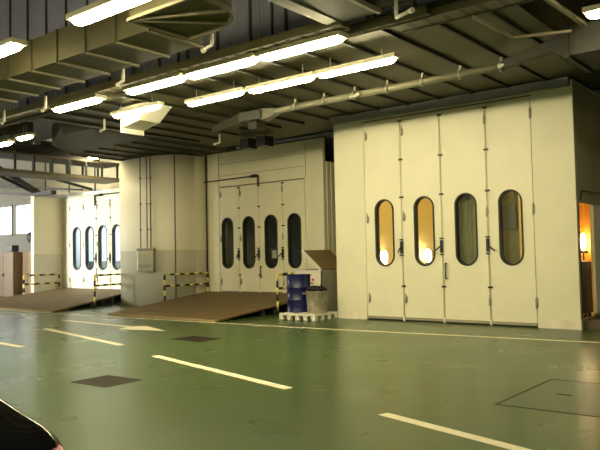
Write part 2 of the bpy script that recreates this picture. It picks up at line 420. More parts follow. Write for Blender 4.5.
# side door leaf standing ajar with its closer rail
b = MB(); b.hull([(XR+0.0, s1, 0.24), (XR+0.05, s1, 0.24), (XR+0.28, s1+0.88, 0.24), (XR+0.23, s1+0.88, 0.24)], [(XR+0.0, s1, 2.36), (XR+0.05, s1, 2.36), (XR+0.28, s1+0.88, 2.36), (XR+0.23, s1+0.88, 2.36)])
sd = b.build('side_door', mat('side_door_grey', (0.82, 0.80, 0.66), 0.5), booth)
b = MB(); b.tube([(XR+0.03, 0.16, 2.42), (XR+0.05, 0.16, 2.60), (XR+0.05, 1.5, 2.62)], 0.011); b.build('door_closer', BLACK, booth)
b = MB(); b.box(XR-0.03, XR+0.01, s0, s0+0.03, 0.2, 2.38, BLACK); b.build('door_jamb', None, booth)
b = MB(); b.box(XR, XR+0.3, s0+0.05, s1+1.2, 0, 0.16); b.build('step', mat('step_brown', (0.10, 0.08, 0.05), 0.7), booth)
# things inside the front booth
def lamp(x, y, z, label, col=(1.0, 0.78, 0.42), st=22, r=0.085, watt=60):
    t = thing('work_lamp', label, 'lamp', (x, y, 0.05), 0, 'work lamps inside the tall booth')
    b = MB(); b.cyl((0, 0, 0.03), (0, 0, z-0.12), 0.015)
    for k in range(3): b.tube([(0, 0, 0.35), (0.3*cos(k*2.1), 0.3*sin(k*2.1), 0.012)], 0.01)
    b.build('stand', BLACK, t)
    m = mat('halogen_%d' % int(st), (1, 0.9, 0.7), 0.4, emis=col, estr=st)
    b = MB(); b.box(-0.08, 0.08, -0.02, 0.06, z-0.24, z-0.19, BLACK, bev=0.01); b.build('housing', None, t)
    b = MB(); b.lathe([(0.02, -0.18), (r*0.7, -0.15), (r, -0.08), (r*1.05, 0), (r, 0.08), (r*0.7, 0.15), (0.02, 0.18)], (0, 0.0, z), seg=20); b.build('bulb', m, t)
    return t
lamp(-9.22, 14.85, 1.34, 'glowing lamp on a stand seen low behind the leftmost amber window')
lamp(-9.22, 17.15, 1.36, 'glowing lamp on a stand seen low behind the second amber window')
t = thing('tool_cart', 'dark tool cart seen through the side doorway of the tall booth', 'cart', (-4.5, 14.62, 0.051))
b = MB(); b.box(-0.28, 0.28, -0.2, 0.2, 0.15, 1.2, bev=0.03); b.build('body', mat('cart_dark', (0.03, 0.03, 0.04), 0.5), t)
for sx in (-0.22, 0.22):
    for sy in (-0.14, 0.14):
        b = MB(); b.cyl((sx-0.02, sy, 0.07), (sx+0.02, sy, 0.07), 0.07, None, 14); b.build('wheel', TYRE, t)
b = MB(); b.tube([(-0.28, -0.15, 1.05), (-0.38, -0.15, 1.1), (-0.38, 0.15, 1.1), (-0.28, 0.15, 1.05)], 0.015); b.build('push_handle', STEEL, t)
lamp(-4.44, 15.05, 1.60, 'glowing lamp seen through the side doorway of the tall booth', r=0.05)
b = MB()
for k in range(7): b.box(-5.0+0.13*k, -4.885+0.13*k, 15.3+0.02*(k % 2), 15.306+0.02*(k % 2), 0.9, 3.6)
t = tag(b.build('strip_curtain', mat('orange_strip', (0.95, 0.36, 0.03), 0.35)), 'orange plastic strip curtain seen through the side doorway of the tall booth', 'strip curtain')
AMB = mat('amber_fluoro', (1, 0.7, 0.3), 0.4, emis=(1.0, 0.66, 0.19), estr=14)
for k, (x, y, lb) in enumerate([(-8.4, 15.2, 'amber ceiling lamp inside the tall booth near its front left'), (-6.0, 16.2, 'amber ceiling lamp inside the tall booth near its right side'), (-6.6, 19.6, 'amber ceiling lamp at the back inside the tall booth')]):
    b = MB(); b.box(x-0.6, x+0.6, y-0.12, y+0.12, 4.40, 4.52, bev=0.03)
    tag(b.build('booth_lamp', AMB), lb, 'lamp', 'amber lamps inside the tall booth')
b = MB()
n = 24; prev = None; i = 0
f_lo = []; 
for k in range(n+1):
    x = -6.72 + 0.86*k/n; f_lo.append((x, 13.52 + 0.035*sin(k*1.7) + 0.02*sin(k*0.7)))
back = [(p[0], p[1]+0.01) for p in f_lo[::-1]]
b.prism(f_lo + back, 0.9, 3.3)
tag(b.build('hanging_sheet', CUR), 'grey-green plastic sheet hanging behind the third window of the tall booth', 'plastic sheet')
b = MB(); b.box(-5.62, -5.32, 13.62, 13.66, 1.95, 2.42); tag(b.build('notice_board', GREYP), 'grey board seen through the upper part of the rightmost booth window', 'board')
b = MB(); b.prism([(-5.66+0.37*k/8, 13.72+0.02*sin(k*1.3)) for k in range(9)] + [(-5.66+0.37*k/8, 13.735+0.02*sin(k*1.3)) for k in range(8, -1, -1)], 0.9, 3.1)
tag(b.build('hanging_sheet', mat('sheet_pale', (0.32, 0.34, 0.21), 0.6, var=0.2, scale=4)), 'pale green sheet hanging behind the left half of the rightmost booth window', 'plastic sheet')

# middle booth --------------------------------------------------------
YM = 15.3; ZF = 0.41
mb = thing('paint_booth', 'cream paint booth in the middle behind the wide ramp, with dark oval windows', 'paint booth', (0, YM, 0))
ms = [-15.50, -14.66, -13.84, -12.90, -12.06]
b = MB(); b.box(-16.1, ms[0]-0.006, 0, 0.1, 0, 4.75).box(ms[4]+0.006, -11.4, 0, 0.1, 0, 4.75).box(ms[0], ms[4], 0.012, 0.1, 3.68, 4.75)
b.build('front_panel', CREAM, mb)
b = MB()
for x in (-16.0, -15.5, -12.02): b.box(x-0.006, x+0.006, -0.004, 0.0, ZF if x != -12.02 else 3.7, 4.7)
b.box(-15.5, -12.02, -0.004, 0, 4.02, 4.03).box(-15.5, -12.02, -0.004, 0, 4.38, 4.39); b.build('panel_joint', SEAM, mb)
mw = [-15.15, -14.25, -13.36, -12.47]
for k in range(4):
    door_leaf(mb, ms[k], ms[k+1], ZF+0.02, 3.65, 1.14, 2.69, 0.46, mw[k], handle=(-0.3, -0.6, -1, 0)[k], pull=(k == 1), rod=k in (0, 1, 2), hinges=(k != 2))
b = MB(); b.box(ms[0], ms[4], -0.02, 0.0, 3.66, 3.68); b.build('head_track', SEAM, mb)
b = MB(); b.box(-16.1, -16.0, 0.1, 6, 0, 4.7); b.build('side_panel', CREAM, mb)
b = MB(); b.box(-11.5, -11.4, 0.1, 6, 0, 4.1)
for k in range(24): b.box(-11.4, -11.385, 0.15+k*0.2, 0.23+k*0.2, 0, 4.1)
b.build('side_panel', CREAM, mb)
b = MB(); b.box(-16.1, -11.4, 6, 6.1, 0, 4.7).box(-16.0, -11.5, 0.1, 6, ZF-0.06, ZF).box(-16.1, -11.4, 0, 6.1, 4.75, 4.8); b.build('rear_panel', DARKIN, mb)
b = MB(); b.tube([(-16.15, -0.05, 3.88), (-13.95, -0.05, 3.90)], 0.018); b.cyl((-14.08, -0.05, 3.90), (-13.86, -0.05, 3.90), 0.05)
b.tube([(-13.95, -0.05, 3.90), (-13.80, -0.05, 3.90), (-13.80, -0.05, 3.62)], 0.026)
b.build('door_stay', BLACK, mb)
b = MB(); b.cyl((-16.04, -0.03, 0.41), (-16.04, -0.03, 4.75), 0.025); b.build('corner_conduit', BLACK, mb)
b = MB(); b.box(-13.42, -13.18, -0.002+0.05, 0.055, 1.42, 1.66); tag(b.build('paper_note', PAPER, None, (0, YM+0.045, 0)), 'small pale paper note stuck low inside the third window of the middle booth', 'note')
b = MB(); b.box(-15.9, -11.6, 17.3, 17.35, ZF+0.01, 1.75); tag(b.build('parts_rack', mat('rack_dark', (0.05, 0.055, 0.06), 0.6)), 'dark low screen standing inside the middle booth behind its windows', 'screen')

# left booth --------------------------------------------------------
lb = thing('paint_booth', 'brightly lit cream paint booth at far left with blue-white oval windows', 'paint booth', (0, YM, 0))
ls = [-23.72, -22.86, -22.0, -21.14, -20.28]
LC = mat('left_cream', (0.72, 0.70, 0.58), 0.45, var=0.04)
b = MB(); b.box(-24.25, ls[0]-0.006, 0, 0.1, 0, 4.0).box(ls[4]+0.006, -19.1, 0, 0.1, 0, 4.0).box(ls[0], ls[4], 0.012, 0.1, 3.72, 4.0)
b.build('front_panel', LC, lb)
b = MB()
b.box(-24.0, -19.2, -0.004, 0.0, 3.90, 3.915); b.build('panel_joint', SEAM, lb)
lw = [-23.25, -22.42, -21.60, -20.76]
for k in range(4):
    door_leaf(lb, ls[k], ls[k+1], ZF+0.02, 3.70, 1.11, 2.74, 0.52, lw[k], handle=(0, -0.3, -0.6, -1)[k], pull=(k == 1), rod=k in (1, 2), hinges=True)
b = MB(); b.tube([(-22.0, -0.05, 3.5), (-22.0, -0.05, 3.88), (-21.9, -0.05, 3.88)], 0.03); b.tube([(-21.9, -0.05, 3.88), (-19.3, -0.05, 3.88)], 0.016); b.cyl((-21.85, -0.05, 3.88), (-21.55, -0.05, 3.88), 0.045)
b.build('door_stay', BLACK, lb)
b = MB(); b.box(-24.25, -24.15, 0.1, 5, 0, 4.0).box(-19.2, -19.1, 0.1, 5, 0, 4.0).box(-24.25, -19.1, 5, 5.1, 0, 4.0).box(-24.15, -19.2, 0.1, 5, ZF-0.06, ZF).box(-24.25, -19.1, 0, 5.1, 4.0, 4.05)
b.build('rear_panel', WHITEIN, lb)
b = MB(); b.box(-24.1, -19.3, 16.3, 16.34, ZF+0.01, 1.42); tag(b.build('low_screen', GREYP), 'blue-grey low screen behind the bright windows of the left booth', 'screen')
WT = mat('white_fluoro', (0.9, 0.95, 1), 0.4, emis=(0.80, 0.90, 1.0), estr=22)
for k, x in enumerate((-23.2, -21.6, -20.1)):
    b = MB(); b.box(x-0.6, x+0.6, 17.5, 17.75, 3.88, 3.98, bev=0.03)
    tag(b.build('booth_lamp', WT), 'white ceiling lamp inside the bright left booth, %s' % ('near its left side', 'in its middle', 'near the round pier')[k], 'lamp', 'white lamps inside the left booth')

# ------------------------------------------------------------------ ramps
def ramp(label, fl, fr, br, bl):
    """foot left/right, back right/left as (x,y); slope up to ZF"""
    t = thing('ramp', label, 'ramp', (fr[0], fr[1], 0))
    o = Vector((fr[0], fr[1], 0))
    P4 = [Vector((*fl, 0.045))-o, Vector((*fr, 0.045))-o, Vector((*br, ZF))-o, Vector((*bl, ZF))-o]
    dn = Vector((0, 0, -0.04))
    b = MB(); b.hull([p+dn for p in P4], P4); b.build('deck', DECK, t)
    n = 9; m = MB()
    for k in range(1, n):
        a = P4[0].lerp(P4[3], k/n); c = P4[1].lerp(P4[2], k/n); m.bar(a+Vector((0.03, 0, 0.002)), c+Vector((-0.03, 0, 0.002)), 0.012, 0.006)
    m.build('grip_bar', mat('grip_brown', (0.19, 0.14, 0.08), 0.6), t)
    m = MB(); m.bar(P4[0]+Vector((0, -0.03, -0.02)), P4[1]+Vector((0, -0.03, -0.02)), 0.09, 0.045); m.build('edge_strip', DECKE, t)
    for a, c, s_ in ((P4[1], P4[2], -0.03), (P4[0], P4[3], 0.03)):
        m = MB(); m.bar(a.lerp(c, 0.0)+Vector((s_, 0, -0.02)), c+Vector((s_, 0, -0.02)), 0.05, 0.05)
        m.build('edge_angle', mat('ramp_angle', (0.28, 0.2, 0.10), 0.6), t)
    for side, (a, c) in enumerate(((P4[1], P4[2]), (P4[0], P4[3]))):
        for k in range(5):
            q = a.lerp(c, 0.42+0.13*k); h = q.z-0.045; s_ = -0.08 if side == 0 else 0.08
            if h < 0.05: continue
            m = MB(); m.box(q.x+s_-0.05, q.x+s_+0.05, q.y-0.05, q.y+0.05, 0.0, h-0.005); m.build('leg', UNDER, t)
    m = MB()
    for k in range(5):
        a = P4[1].lerp(P4[2], 0.3+0.15*k); c = P4[0].lerp(P4[3], 0.3+0.15*k)
        m.bar(a+Vector((-0.3, 0, -0.07)), c+Vector((0.3, 0, -0.07)), 0.06, 0.06)
    m.build('cross_beam', UNDER, t)
    return t
ramp('wide brown wooden ramp rising to the middle booth', (-15.72, 11.34), (-11.49, 11.2), (-11.62, 15.27), (-16.03, 15.27))
ramp('brown wooden ramp at far left rising to the bright left booth', (-24.1, 11.12), (-17.95, 11.04), (-19.6, 15.27), (-24.1, 15.27))

def railing(label, p0, p1, zf0, zf1, top=1.0, mid=0.68):
    """two posts and two rails in black and yellow bands"""
    t = thing('safety_railing', label, 'railing', (p0[0], p0[1], 0), 0, 'black and yellow striped railings beside the ramps')
    d = Vector((p1[0]-p0[0], p1[1]-p0[1], 0))
    def banded(name, a, c, seglen, r=0.03, ph=0):
        a, c = Vector(a), Vector(c); L = (c-a).length; n = max(2, round(L/seglen)); b = MB()
        for k in range(n): b.cyl(a.lerp(c, k/n), a.lerp(c, (k+1)/n), r, YEL if (k+ph) % 2 == 0 else BLK, 10)
        b.build(name, None, t)
    banded('post', (0, 0, zf0), (0, 0, top), 0.16, 0.034, 1)
    banded('post', (d.x, d.y, zf1), (d.x, d.y, top), 0.16, 0.028, 0)
    banded('rail', (0, 0, top), (d.x, d.y, top), 0.2, ph=0)
    banded('rail', (0, 0, mid), (d.x, d.y, mid), 0.2, ph=1)
railing('striped railing at the left side of the far-left ramp', (-24.19, 13.65), (-24.19, 15.12), 0.0, 0.0, 0.95, 0.62)
railing('striped railing on the right side of the far-left ramp, before the round pier', (-18.44, 12.75), (-18.96, 14.35), 0.0, 0.0, 1.0, 0.68)
railing('striped railing along the pier, left side of the middle ramp', (-15.96, 13.45), (-15.96, 15.2), 0.22, 0.40, 1.0, 0.66)
railing('striped railing beside the blue drum, right side of the middle ramp', (-11.52, 13.40), (-11.52, 15.0), 0.0, 0.0, 1.02, 0.66)

# ------------------------------------------------------------------ pallet, drum, pail, bin
px0, px1, py0, py1 = -10.62, -9.56, 12.40, 13.27
t = thing('plastic_pallet', 'dirty white plastic pallet on the floor beside the tall booth', 'pallet', (px0, py0, 0))
Lx, Ly = px1-px0, py1-py0
b = MB(); b.box(0, Lx, 0, Ly, 0.10, 0.15, bev=0.006); b.build('deck', BIN, t)
for i in range(5):
    for j in range(4):
        b = MB(); x = 0.055+i*(Lx-0.11)/4; y = 0.055+j*(Ly-0.11)/3
        b.hull([(x-0.05, y-0.05, 0), (x+0.05, y-0.05, 0), (x+0.05, y+0.05, 0), (x-0.05, y+0.05, 0)], [(x-0.055, y-0.055, 0.099), (x+0.055, y-0.055, 0.099), (x+0.055, y+0.055, 0.099), (x-0.055, y+0.055, 0.099)])
        b.build('foot', BIN, t)
t = thing('steel_drum', 'dark blue steel drum standing on the white pallet', 'drum', (-10.42, 12.90, 0.151))
prof = [(0.27, 0.012), (0.285, 0), (0.29, 0.015), (0.283, 0.03), (0.283, 0.27), (0.296, 0.285), (0.296, 0.30), (0.283, 0.315), (0.283, 0.56), (0.296, 0.575), (0.296, 0.59), (0.283, 0.605), (0.283, 0.86), (0.291, 0.875), (0.29, 0.885), (0.275, 0.885), (0.272, 0.865)]
b = MB(); b.lathe(prof); b.build('body', BLUE, t)
b = MB(); b.cyl((0.12, 0.1, 0.865), (0.12, 0.1, 0.878), 0.035, None, 12).cyl((-0.15, -0.08, 0.865), (-0.15, -0.08, 0.876), 0.02, None, 12); b.build('bung', STEEL, t)
t = thing('metal_pail', 'dented grey metal pail with side handles on the right end of the white pallet', 'pail', (-9.80, 12.80, 0.151))
b = MB(); b.lathe([(0.22, 0.0), (0.225, 0.01), (0.24, 0.25), (0.255, 0.48), (0.27, 0.50), (0.265, 0.51), (0.245, 0.50), (0.235, 0.40), (0.03, 0.38)]); b.build('body', GRAY, t)
for s_ in (-1, 1):
    b = MB(); b.tube([(s_*0.25*0.78-0.0, s_*0.25*0.62, 0.44), (s_*0.33*0.78, s_*0.33*0.62, 0.46), (s_*0.33*0.78+0.05, s_*0.33*0.62-0.05, 0.46)], 0.016); b.build('handle', GRAY, t)
b = MB()
rr = bmesh.ops.create_icosphere(b.bm, subdivisions=4, radius=1.0, matrix=Matrix.Translation((-9.80, 12.80, 0.69)) @ Matrix.Diagonal((0.26, 0.23, 0.07, 1)))
for v in rr['verts']:
    v.co.z += 0.03*sin(v.co.x*23)*cos(v.co.y*19) + 0.02*sin(v.co.x*51+1); v.co.x += 0.02*sin(v.co.y*30)
    if v.co.z < 0.668: v.co.z = 0.668
for f in b.bm.faces: f.smooth = True
tag(b.build('black_rags', mat('rag_black', (0.012, 0.012, 0.014), 0.85, bump=0.4, var=0.3, scale=20)), 'heap of black rags piled on top of the grey pail', 'rags')

t = thing('waste_bin', 'large white bin behind the blue drum, its brown lid standing open', 'bin', (-11.36, 13.85, 0))
bx = 0.91
b = MB(); b.box(0, bx, 0, 0.02, 0.02, 1.08, BIN).box(0, 0.02, 0, 1.2, 0.02, 1.08, BIN).box(bx-0.02, bx, 0.0, 1.2, 0.02, 1.08, BINS).box(0, bx, 1.18, 1.2, 0.02, 1.08, BIN).box(0, bx, 0, 1.2, 0.02, 0.05, BINS)
b.build('body', None, t)
b = MB(); b.box(-0.02, bx+0.02, -0.02, 0.02, 1.08, 1.115).box(-0.02, 0.02, 0, 1.2, 1.08, 1.115).box(-0.02, bx+0.02, 1.18, 1.22, 1.08, 1.115); b.build('rim', BIN, t)
lx, lz = -0.60, 0.50
b = MB()
b.hull([(bx, 0.0, 1.12), (bx, 1.2, 1.12), (bx-0.02, 1.2, 1.10), (bx-0.02, 0.0, 1.10)], [(bx+lx, 0.0, 1.12+lz), (bx+lx, 1.2, 1.12+lz), (bx+lx-0.02, 1.2, 1.10+lz), (bx+lx-0.02, 0.0, 1.10+lz)], BROWN)
lid = b.build('lid', None, t)
b = MB(); b.bar((bx, -0.012, 1.12), (bx+lx, -0.012, 1.12+lz), 0.025, 0.065); b.build('lid_edge', BIN, lid)
b = MB(); b.box(0.45, 0.56, -0.004, 0, 0.86, 0.93, RED).box(0.60, 0.68, -0.004, 0, 0.84, 0.90, RED).box(0.48, 0.66, -0.004, 0, 0.76, 0.80, RED).box(0.52, 0.58, -0.004, 0, 0.95, 1.0, RED)
b.build('faded_marking', None, t)

# ------------------------------------------------------------------ control box and conduits on the pier
t = thing('control_box', 'grey metal electrical control box on the round pier, conduits above', 'control box', (-17.10, 13.70, 1.09))
b = MB(); rz = radians(38)
def rot(bm_obj, ang):
    bmesh.ops.rotate(bm_obj.bm, cent=(0, 0, 0), matrix=Matrix.Rotation(ang, 3, 'Z'), verts=bm_obj.bm.verts[:])
ang = radians(52-20)
b.box(-0.25, 0.25, -0.13, 0.10, 0.0, 0.64, bev=0.012); rot(b, ang); b.build('housing', ALU, t)
b = MB(); b.box(-0.27, 0.27, -0.15, 0.10, 0.64, 0.71, bev=0.01); rot(b, ang); b.build('hood', mat('hood_grey', (0.3, 0.29, 0.24), 0.45, metal=0.3), t)
b = MB(); b.box(-0.23, 0.23, -0.145, -0.13, 0.05, 0.61, bev=0.004); rot(b, ang); cv = b.build('front_cover', ALU, t)
for i in range(3):
    b = MB(); b.cyl((-0.15+0.15*i, -0.17, 0.50), (-0.15+0.15*i, -0.13, 0.50), 0.03); rot(b, ang); b.build('knob', mat('knob_yellow', (0.5, 0.42, 0.15), 0.5), cv)
b = MB(); b.box(-0.2, 0.2, -0.15, -0.144, 0.12, 0.22); rot(b, ang); b.build('label_plate', mat('plate_grey', (0.35, 0.34, 0.3), 0.4), cv)
for i, dx in enumerate((-0.17, 0.04, 0.15)):
    b = MB(); b.cyl((dx, -0.02, 0.71), (dx, -0.02, 3.58), 0.017, None, 8)
    for z in (1.3, 2.1, 2.9): b.box(dx-0.03, dx+0.03, -0.04, 0.06, z-0.012, z+0.012)
    rot(b, ang); b.build('conduit', mat('conduit_grey', (0.16, 0.15, 0.11), 0.5), t)
b = MB(); b.cyl((-16.07, 13.98, 0.2), (-16.07, 13.98, 4.75), 0.02, None, 8)
tag(b.build('wall_conduit', mat('conduit_brown', (0.14, 0.12, 0.08), 0.6)), 'thin dark conduit running up the corner of the pier beside the middle booth', 'conduit')
b = MB(); b.tube([(-16.1, 14.16, 2.5), (-16.03, 14.16, 2.5), (-16.03, 14.16, 2.15), (-16.1, 14.16, 2.15)], 0.02)
tag(b.build('grab_handle', WPIPE), 'small white grab handle on the pier wall beside the middle booth', 'handle')

# ------------------------------------------------------------------ cabinets at far left
def cabinet(x, y, w, d, h, label):
    t = thing('steel_cabinet', label, 'cabinet', (x, y, 0), 0, 'brown steel cabinets by the daylight wall')
    b = MB(); b.box(0, w, 0.02, d, 0.05, h, bev=0.008); b.build('body', CAB, t)
    b = MB(); b.box(0.03, w-0.03, 0.04, d-0.03, 0, 0.05); b.build('base', BLACK, t)
    for k in range(2):
        b = MB(); b.box(0.01+k*w/2, (k+1)*w/2-0.01, 0, 0.02, 0.08, h-0.03, bev=0.004); dd = b.build('door', CAB2, t)
        b = MB(); xx = w/2+(-0.07 if k == 0 else 0.05); b.box(xx, xx+0.02, -0.025, 0, h*0.5-0.06, h*0.5+0.06); b.build('handle', BLACK, dd)
cabinet(-29.9, 14.6, 1.55, 0.55, 1.86, 'brown steel cabinet cut by the left edge of the photo')
cabinet(-28.25, 14.6, 1.55, 0.55, 1.86, 'wide brown steel cabinet standing just right of its twin at far left')
cabinet(-26.5, 14.9, 0.8, 0.5, 1.86, 'narrow brown steel cabinet nearest the white wall end')
b = MB(); b.box(-27.35, -26.95, 14.7, 15.0, 1.87, 2.15, bev=0.02); tag(b.build('black_case', BLACK), 'small black case on top of the wide brown cabinet', 'case')
t = thing('wall_fan', 'dark wall fan above the cabinets on the daylight wall', 'fan', (-30.1, YB, 2.6))
b = MB(); b.lathe([(0.02, -0.05), (0.2, -0.04), (0.26, 0), (0.2, 0.05), (0.02, 0.06)], seg=20); bmesh.ops.rotate(b.bm, cent=(0, 0, 0), matrix=Matrix.Rotation(pi/2, 3, 'X'), verts=b.bm.verts[:]); bmesh.ops.translate(b.bm, vec=(0, -0.3, 0), verts=b.bm.verts[:]); b.build('fan_head', BLACK, t)
b = MB(); b.tube([(0, 0, -0.25), (0, -0.15, -0.25), (0, -0.28, 0)], 0.03); b.build('bracket', BLACK, t)

# ------------------------------------------------------------------ ceiling services
def ribs(name, boxes, m, parent):
    for q in boxes: MB().box(*q).build(name, m, parent)
# large flat duct over the tall booth
t = thing('flat_duct', 'large flat ribbed duct above the tall booth, crossed by the pale pipe', 'duct', (-10, 10, 4.78))
o = Vector((-10, 10, 4.78))
X0, X1, Y0, Y1, Z0, Z1 = -14.6, -3.35, 8.15, 14.6, 4.76, 6.1
b = MB(); b.box(X0+10, X1+10, Y0-10, Y1-10, -0.02, Z1-4.78, OLIVE)
b.build('body', None, t)
b = MB(); b.box(X0+10, X1+10, Y0-10.015, Y0-10, 0.03, Z1-4.78, GALV); b.build('front_skin', None, t)
xx = [X0+0.4+0.75*i for i in range(15)]
ribs('underside_rib', [(x+9.975, x+10.025, Y0-10, YF-10.03, -0.07, -0.02) for x in xx], RIB_D, t)
ribs('standing_seam', [(x+9.98, x+10.02, Y0-10.05, Y0-10.015, 0.03, Z1-4.78) for x in xx], mat('seam_dark', (0.08, 0.08, 0.08), 0.6), t)
ribs('standing_seam', [(x+10.1, x+10.13, Y0-10.05, Y0-10.015, 0.03, Z1-4.78) for x in (-7.1, -5.2, -9.3)], mat('seam_dark', (0.08, 0.08, 0.08), 0.6), t)
# head flashing between the duct and booth top
b = MB(); b.box(-9.55, -4.05, 13.16, 13.285, 4.58, 4.735); tag(b.build('head_flashing', mat('flashing_grey', (0.20, 0.215, 0.23), 0.55)), 'grey-blue metal flashing along the top of the tall booth', 'flashing')

# near left duct
t = thing('ribbed_duct', 'olive ribbed duct at upper left, nearest the camera', 'duct', (-12, 6.2, 4.5))
b = MB(); b.box(-8, 4.95, -0.42, 0.50, 0, 0.48); b.build('body', OLIVE, t)
ribs('underside_rib', [(4.88-0.72*i, 4.92-0.72*i, -0.42, 0.53, -0.035, 0) for i in range(17)], RIB_L, t)  # lamplight on these ribs is put into their pale colour
ribs('side_rib', [(4.88-0.72*i, 4.92-0.72*i, -0.45, -0.42, -0.03, 0.48) for i in range(17)], mat('rib_mid', (0.08, 0.078, 0.045), 0.5), t)
# its elbow
t = thing('duct_elbow', 'quarter-round duct elbow at the end of the upper left duct', 'duct elbow', (-7.0, 5.78, 4.5))
b = MB(); cx_, cy_ = 0.0, -0.42
arc = [(cx_+1.26*cos(a)**0.62, cy_+1.02*sin(a)**0.62) for a in [radians(90-89.99*k/14) for k in range(15)]]
b.prism([(0, -0.40)] + arc, 0.02, 0.50); b.build('body', OLIVE, t)
for k_ in (0, 5, 10, 14):
    b = MB(); b.bar((0, -0.42, 0.0), (*arc[k_], 0.0), 0.04, 0.04); b.build('underside_rib', RIB_L, t)
b = MB()
for p, q in zip(arc, arc[1:]): b.bar((*p, 0.0), (*q, 0.0), 0.04, 0.05)
b.build('rim_flange', RIB_L, t)
# second layer duct, bluish, upper left corner
t = thing('galvanised_duct', 'bluish galvanised duct high in the upper left corner', 'duct', (-12, 8.2, 5.2))
b = MB(); b.box(-10, 3.0, -1.5, -0.75, 0.15, 1.4); b.build('body', GALV, t)
ribs('side_rib', [(2.785-0.62*i, 2.815-0.62*i, -1.53, -1.5, 0.15, 1.4) for i in range(18)], OLIVE_D, t)

# lighting trays
def tray(label, y, w, z, x0, x1, m=TRAY, hang=True):
    t = thing('cable_tray', label, 'cable tray', (x0, y, z))
    L = x1-x0
    ribs('side_rail', [(0, L, -w/2-0.006, -w/2, -0.014, 0.11), (0, L, w/2, w/2+0.006, -0.014, 0.11)], m, t)
    pat = m.copy(); nt = pat.node_tree; bs = nt.nodes['Principled BSDF']   # pressed rungs: dark slots across the sheet
    tc = nt.nodes.new('ShaderNodeTexCoord'); wv = nt.nodes.new('ShaderNodeTexWave'); wv.wave_type = 'BANDS'; wv.bands_direction = 'X'; wv.inputs['Scale'].default_value = 1.2
    rp = nt.nodes.new('ShaderNodeValToRGB'); rp.color_ramp.interpolation = 'CONSTANT'; c_ = bs.inputs['Base Color'].default_value
    rp.color_ramp.elements[0].color = (c_[0]*0.25, c_[1]*0.25, c_[2]*0.25, 1); rp.color_ramp.elements[1].position = 0.25; rp.color_ramp.elements[1].color = c_
    nt.links.new(tc.outputs['Object'], wv.inputs['Vector']); nt.links.new(wv.outputs['Fac'], rp.inputs[0]); nt.links.new(rp.outputs[0], bs.inputs['Base Color'])
    b = MB(); b.box(0, L, -w/2, w/2, 0, 0.012); b.build('base', pat, t)
    for k in range(int(L/2.5)+1):
        b = MB(); xk = 0.3+2.5*k
        if xk > L or not hang: break
        for sy in (-1, 1): b = MB(); b.cyl((xk, sy*(w/2-0.02), 0.012), (xk, sy*(w/2-0.02), 7.0-z), 0.008, None, 6); b.build('hanger_rod', STEEL, t)
tray('wide beige cable tray carrying the brightest row of lights', 7.66, 0.26, 4.60, -17.5, -5.3)
tray('narrow cable tray beside the dashed edge behind the brightest row of lights', 8.02, 0.12, 4.60, -17.5, -4.2, OLIVE)
tray('dark cable tray crossing the top right of the ceiling', 7.45, 0.5, 4.72, -5.0, 3.0, OLIVE_D)
tray('second dark cable tray at top right, just behind the first', 8.35, 0.35, 4.64, -4.9, 3.0, OLIVE, False)

def fixture(x, y, label, L=1.5, z=4.5, w=0.21, hb=0.08):
    t = thing('strip_light', label, 'ceiling light', (x, y, z), 0, 'fluorescent strip lights under the ceiling')
    b = MB()  # rounded diffuser along x
    n = 10; i = 0; rings = []
    for k, (xx, s_) in enumerate([(-L/2, 0.25), (-L/2+0.03, 0.7), (-L/2+0.12, 1), (L/2-0.12, 1), (L/2-0.03, 0.7), (L/2, 0.25)]):
        rings.append([b.bm.verts.new((xx, w/2*s_*cos(pi*j/n), -0.07*s_*sin(pi*j/n)-0.002)) for j in range(n+1)])
    for A, B in zip(rings, rings[1:]):
        for j in range(n): f = b.bm.faces.new((A[j], A[j+1], B[j+1], B[j])); f.smooth = True
        b.bm.faces.new((A[n], A[0], B[0], B[n]))
    b.bm.faces.new(rings[0]); b.bm.faces.new(rings[-1][::-1])
    b.build('diffuser', TUBE, t)
    b = MB(); b.box(-L/2-0.02, L/2+0.02, -w/2-0.02, w/2+0.02, 0.0, 0.07, bev=0.008); b.build('housing', FIX, t)
    b = MB(); b.cyl((-L/2+0.25, 0, 0.07), (-L/2+0.25, 0, hb), 0.01, None, 6).cyl((L/2-0.25, 0, 0.07), (L/2-0.25, 0, hb), 0.01, None, 6); b.build('bracket', STEEL, t)
    return t
f0 = fixture(-9.33, 7.7, 'thick bright ceiling light, leftmost of the three joined in the main row')
spots = [(-7.73, 7.72, 'thick bright ceiling light in the middle of the three joined ones'),
 (-6.14, 7.75, 'thick bright ceiling light at the right end of the main row'),
 (-11.58, 7.65, 'bright ceiling light alone, left of the main row beyond a gap'),
 (-8.2, 4.98, 'placeholder'),
 (-9.65, 4.96, 'glowing end of a ceiling light cut by the left edge of the photo'),
 (-6.80, 4.96, 'ceiling light at the top left, cut by the top edge of the photo'),
 (-1.8, 9.15, 'ceiling light at the right edge above the corner duct')]
for x, y, l in spots:
    if l == 'placeholder': continue
    dup(f0, (x, y, 4.5), 0, l)
f1 = fixture(-9.29, 9.1, 'slim ceiling light, left of the three slim ones under the flat duct', w=0.12, hb=0.25)
for x, y, l in [(-7.7, 9.15, 'slim ceiling light, middle one under the flat duct'),
 (-6.12, 9.15, 'slim ceiling light, rightmost one under the flat duct'),
 (-11.25, 8.80, 'ceiling light shining on the flared hood'),
]:
    dup(f1, (x, y, 4.5), 0, l)
f2 = fixture(-15.57, 8.83, 'small ceiling light near the left edge, right one of a pair', w=0.17, L=0.62, hb=0.3)
fixture(-19.3, 13.4, 'ceiling light glaring between the gantry and the round pier', w=0.17, z=4.86, hb=0.3, L=0.7)
dup(f2, (-16.75, 8.95, 4.5), 0, 'small ceiling light at the very left edge, left one of a pair')
